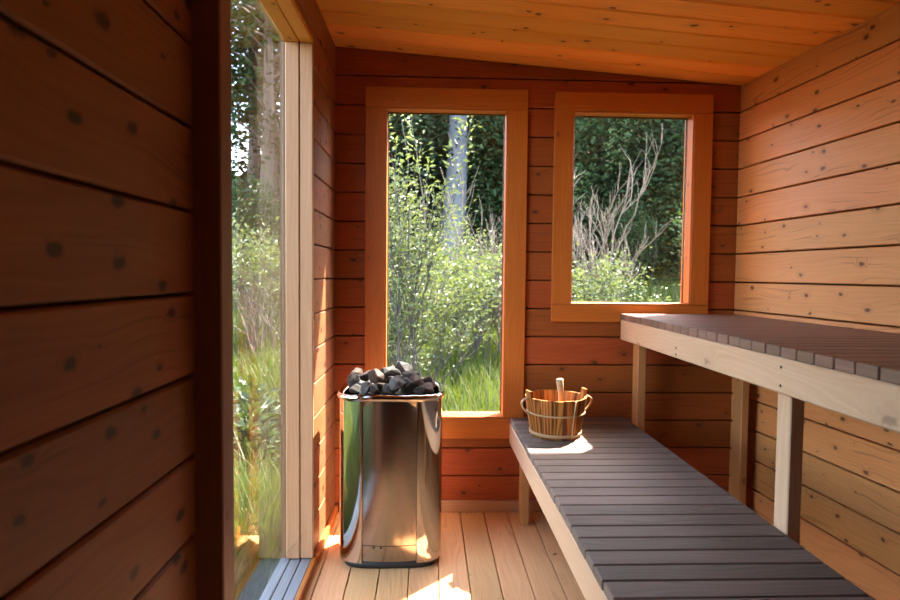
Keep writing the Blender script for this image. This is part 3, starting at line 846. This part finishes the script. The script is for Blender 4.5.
# through the right window
shrub('bare_shrub', 'large bare branching shrub in the right window', 'shrub', (2.38, 8.2), 3.4, 10, None, DEADTWIG, .0, 0, depth=3, spread=.5, tilt=.45, seed=22, rad=.02, up=.09, nb=(3, 4), ratio=.55)
shrub('willow_bush', 'pale-leaved bush low at the left of the right window', 'bush', (2.0, 7.3), 1.7, 12, WILLOW, BARK, .06, 5, depth=3, spread=.6, tilt=.6, seed=13, jitter=.07, sprad=.6, nb=(2, 3))
shrub('green_bush', 'dark green bush right of the large bare shrub', 'bush', (5.3, 15.0), 2.4, 14, SHRUB, BARK, .10, 6, depth=3, spread=.6, tilt=.6, seed=14, jitter=.12, sprad=1.1, nb=(2, 3))
shrub('green_bush', 'leafy green bush at the right edge of the right window', 'bush', (4.45, 9.6), 2.2, 6, SHRUB, BARK, .075, 5, depth=3, spread=.5, tilt=.35, seed=15, jitter=.09, sprad=.5, nb=(2, 3))
# through the left window
shrub('broad_leaf_plant', 'low broad-leaved plant close outside the foot of the left window', 'plant', (-1.15, 4.1), .62, 12, PLANT, BARK, .10, 3, depth=2, spread=.6, tilt=.6, seed=16, jitter=.05, sprad=.5, aspect=.5, rad=.006)
shrub('broad_leaf_plant', 'low broad-leaved plant further out beyond the left window', 'plant', (-1.35, 4.9), .62, 12, PLANT, BARK, .10, 3, depth=2, spread=.6, tilt=.6, seed=17, jitter=.05, sprad=.5, aspect=.5, rad=.006)
shrub('willow_bush', 'pale-leaved bush in the left window above the grass', 'bush', (-2.35, 8.3), 2.0, 13, WILLOW, BARK, .065, 5, depth=3, spread=.6, tilt=.6, seed=18, jitter=.08, sprad=.8, nb=(2, 3))
shrub('bare_shrub', 'fine bare twigs in the left window', 'shrub', (-2.05, 7.6), 1.9, 10, None, DEADTWIG, .0, 0, depth=3, spread=.5, tilt=.6, seed=19, rad=.010, up=.04)
shrub('green_bush', 'darker green bush behind the pale one in the left window', 'bush', (-3.6, 11.5), 3.0, 13, SHRUB, BARK, .085, 6, depth=3, spread=.6, tilt=.5, seed=20, jitter=.12, sprad=1.0, nb=(2, 3))

# the forest
forest_tree('birch_tree', 'tree with thick pale trunk upright in the tall window', (.66, 15.2), 11, 2.4, 6.2, DARKLEAF, PALEBARK, .30, 5000, .16, 30)
FT = [(-1.6, 17.0, 9.5, 2.7, .6, DARKLEAF, 'dark bushy tree seen at the upper left of the tall window'),
      (1.0, 19.5, 11, 3.0, .5, DARKLEAF, 'dark tree directly behind the pale trunk'),
      (3.1, 16.8, 8.5, 2.5, .4, MIDLEAF, 'mid green tree at the upper right of the tall window'),
      (5.2, 18.2, 10, 2.9, .4, DARKLEAF, 'dark tree at the upper left of the right window'),
      (7.3, 17.0, 9, 2.8, .3, MIDLEAF, 'mid green tree filling the centre of the right window'),
      (9.6, 18.5, 10, 3.0, .4, DARKLEAF, 'dark tree at the upper right of the right window'),
      (12.5, 19.5, 10, 3.2, .4, DARKLEAF, 'dark tree furthest to the right on the slope'),
      (-4.2, 19.0, 9, 2.8, .6, DARKLEAF, 'dark tree between the left and tall windows')]
for k, (x, y, h, cr, cz, lm, lab) in enumerate(FT):
    forest_tree('forest_tree', lab, (x, y), h, cr, cz, lm, REDBARK, .16, 17000, .19, 40 + k)
forest_tree('pine_tree', 'dark-trunked tree nearest in the left window', (-3.45, 13.0), 9.0, 1.6, 3.6, MIDLEAF, REDBARK, .17, 3200, .14, 60)
forest_tree('pine_tree', 'dark-trunked tree second in the left window', (-4.9, 17.0), 12, 2.0, 4.5, MIDLEAF, REDBARK, .2, 3600, .16, 61)
forest_tree('pine_tree', 'slender dark trunk close to the jamb in the left window', (-3.95, 15.2), 12, 1.8, 5.2, DARKLEAF, REDBARK, .17, 3600, .16, 62)

# ------------------------------------------------------------------ light
wd = bpy.data.worlds.new('sky'); S.world = wd; wd.use_nodes = True
nt = wd.node_tree; nt.nodes.clear()
o_ = nt.nodes.new('ShaderNodeOutputWorld'); bg = nt.nodes.new('ShaderNodeBackground'); sk = nt.nodes.new('ShaderNodeTexSky')
sk.sky_type = 'NISHITA'; sk.sun_disc = False; sk.sun_elevation = math.radians(54)
sdir = Vector((1.0, 1.0, 1.95)).normalized()
sk.sun_rotation = math.atan2(sdir.x, sdir.y); sk.altitude = 100; sk.air_density = 1.0; sk.dust_density = 1.5
bg.inputs[1].default_value = .35
nt.links.new(mixc(nt, 1.0, sk.outputs[0], (1.08, .98, .86), 'MULTIPLY'), bg.inputs[0]); nt.links.new(bg.outputs[0], o_.inputs[0])
sl = bpy.data.lights.new('sun', 'SUN'); sl.energy = 6.5; sl.angle = math.radians(.55); sl.color = (1.0, .95, .87)
so = bpy.data.objects.new('sun', sl); C.objects.link(so); so.rotation_euler = sdir.to_track_quat('Z', 'Y').to_euler(); so.location = (8, 8, 16)

# ------------------------------------------------------------------ camera
yaw, pitch, roll = .0382, -.0434, .0096
Fv = Vector((math.sin(yaw) * math.cos(pitch), math.cos(yaw) * math.cos(pitch), math.sin(pitch)))
Rv = Vector((math.cos(yaw), -math.sin(yaw), 0)); Uv = Rv.cross(Fv)
R2 = Rv * math.cos(roll) + Uv * math.sin(roll); U2 = -Rv * math.sin(roll) + Uv * math.cos(roll)
cam = bpy.data.cameras.new('camera'); cam.sensor_width = 36; cam.lens = 594.5 / 900 * 36; cam.clip_start = .02; cam.clip_end = 300
cam.dof.use_dof = True; cam.dof.focus_distance = 2.35; cam.dof.aperture_fstop = 4.0
co = bpy.data.objects.new('camera', cam); C.objects.link(co)
Mx = Matrix((R2, U2, -Fv)).transposed().to_4x4(); Mx.translation = (0, 0, H); co.matrix_world = Mx
S.camera = co

S.view_settings.view_transform = 'Standard'; S.view_settings.look = 'None'; S.view_settings.gamma = 1.0
S.view_settings.use_curve_mapping = False
S.view_settings.exposure = 3.05
cy = S.cycles
cy.use_denoising = True
cy.max_bounces = 14; cy.diffuse_bounces = 7; cy.glossy_bounces = 5; cy.transparent_max_bounces = 16; cy.transmission_bounces = 6
cy.caustics_reflective = True; cy.sample_clamp_indirect = 60.0; cy.blur_glossy = 1.0
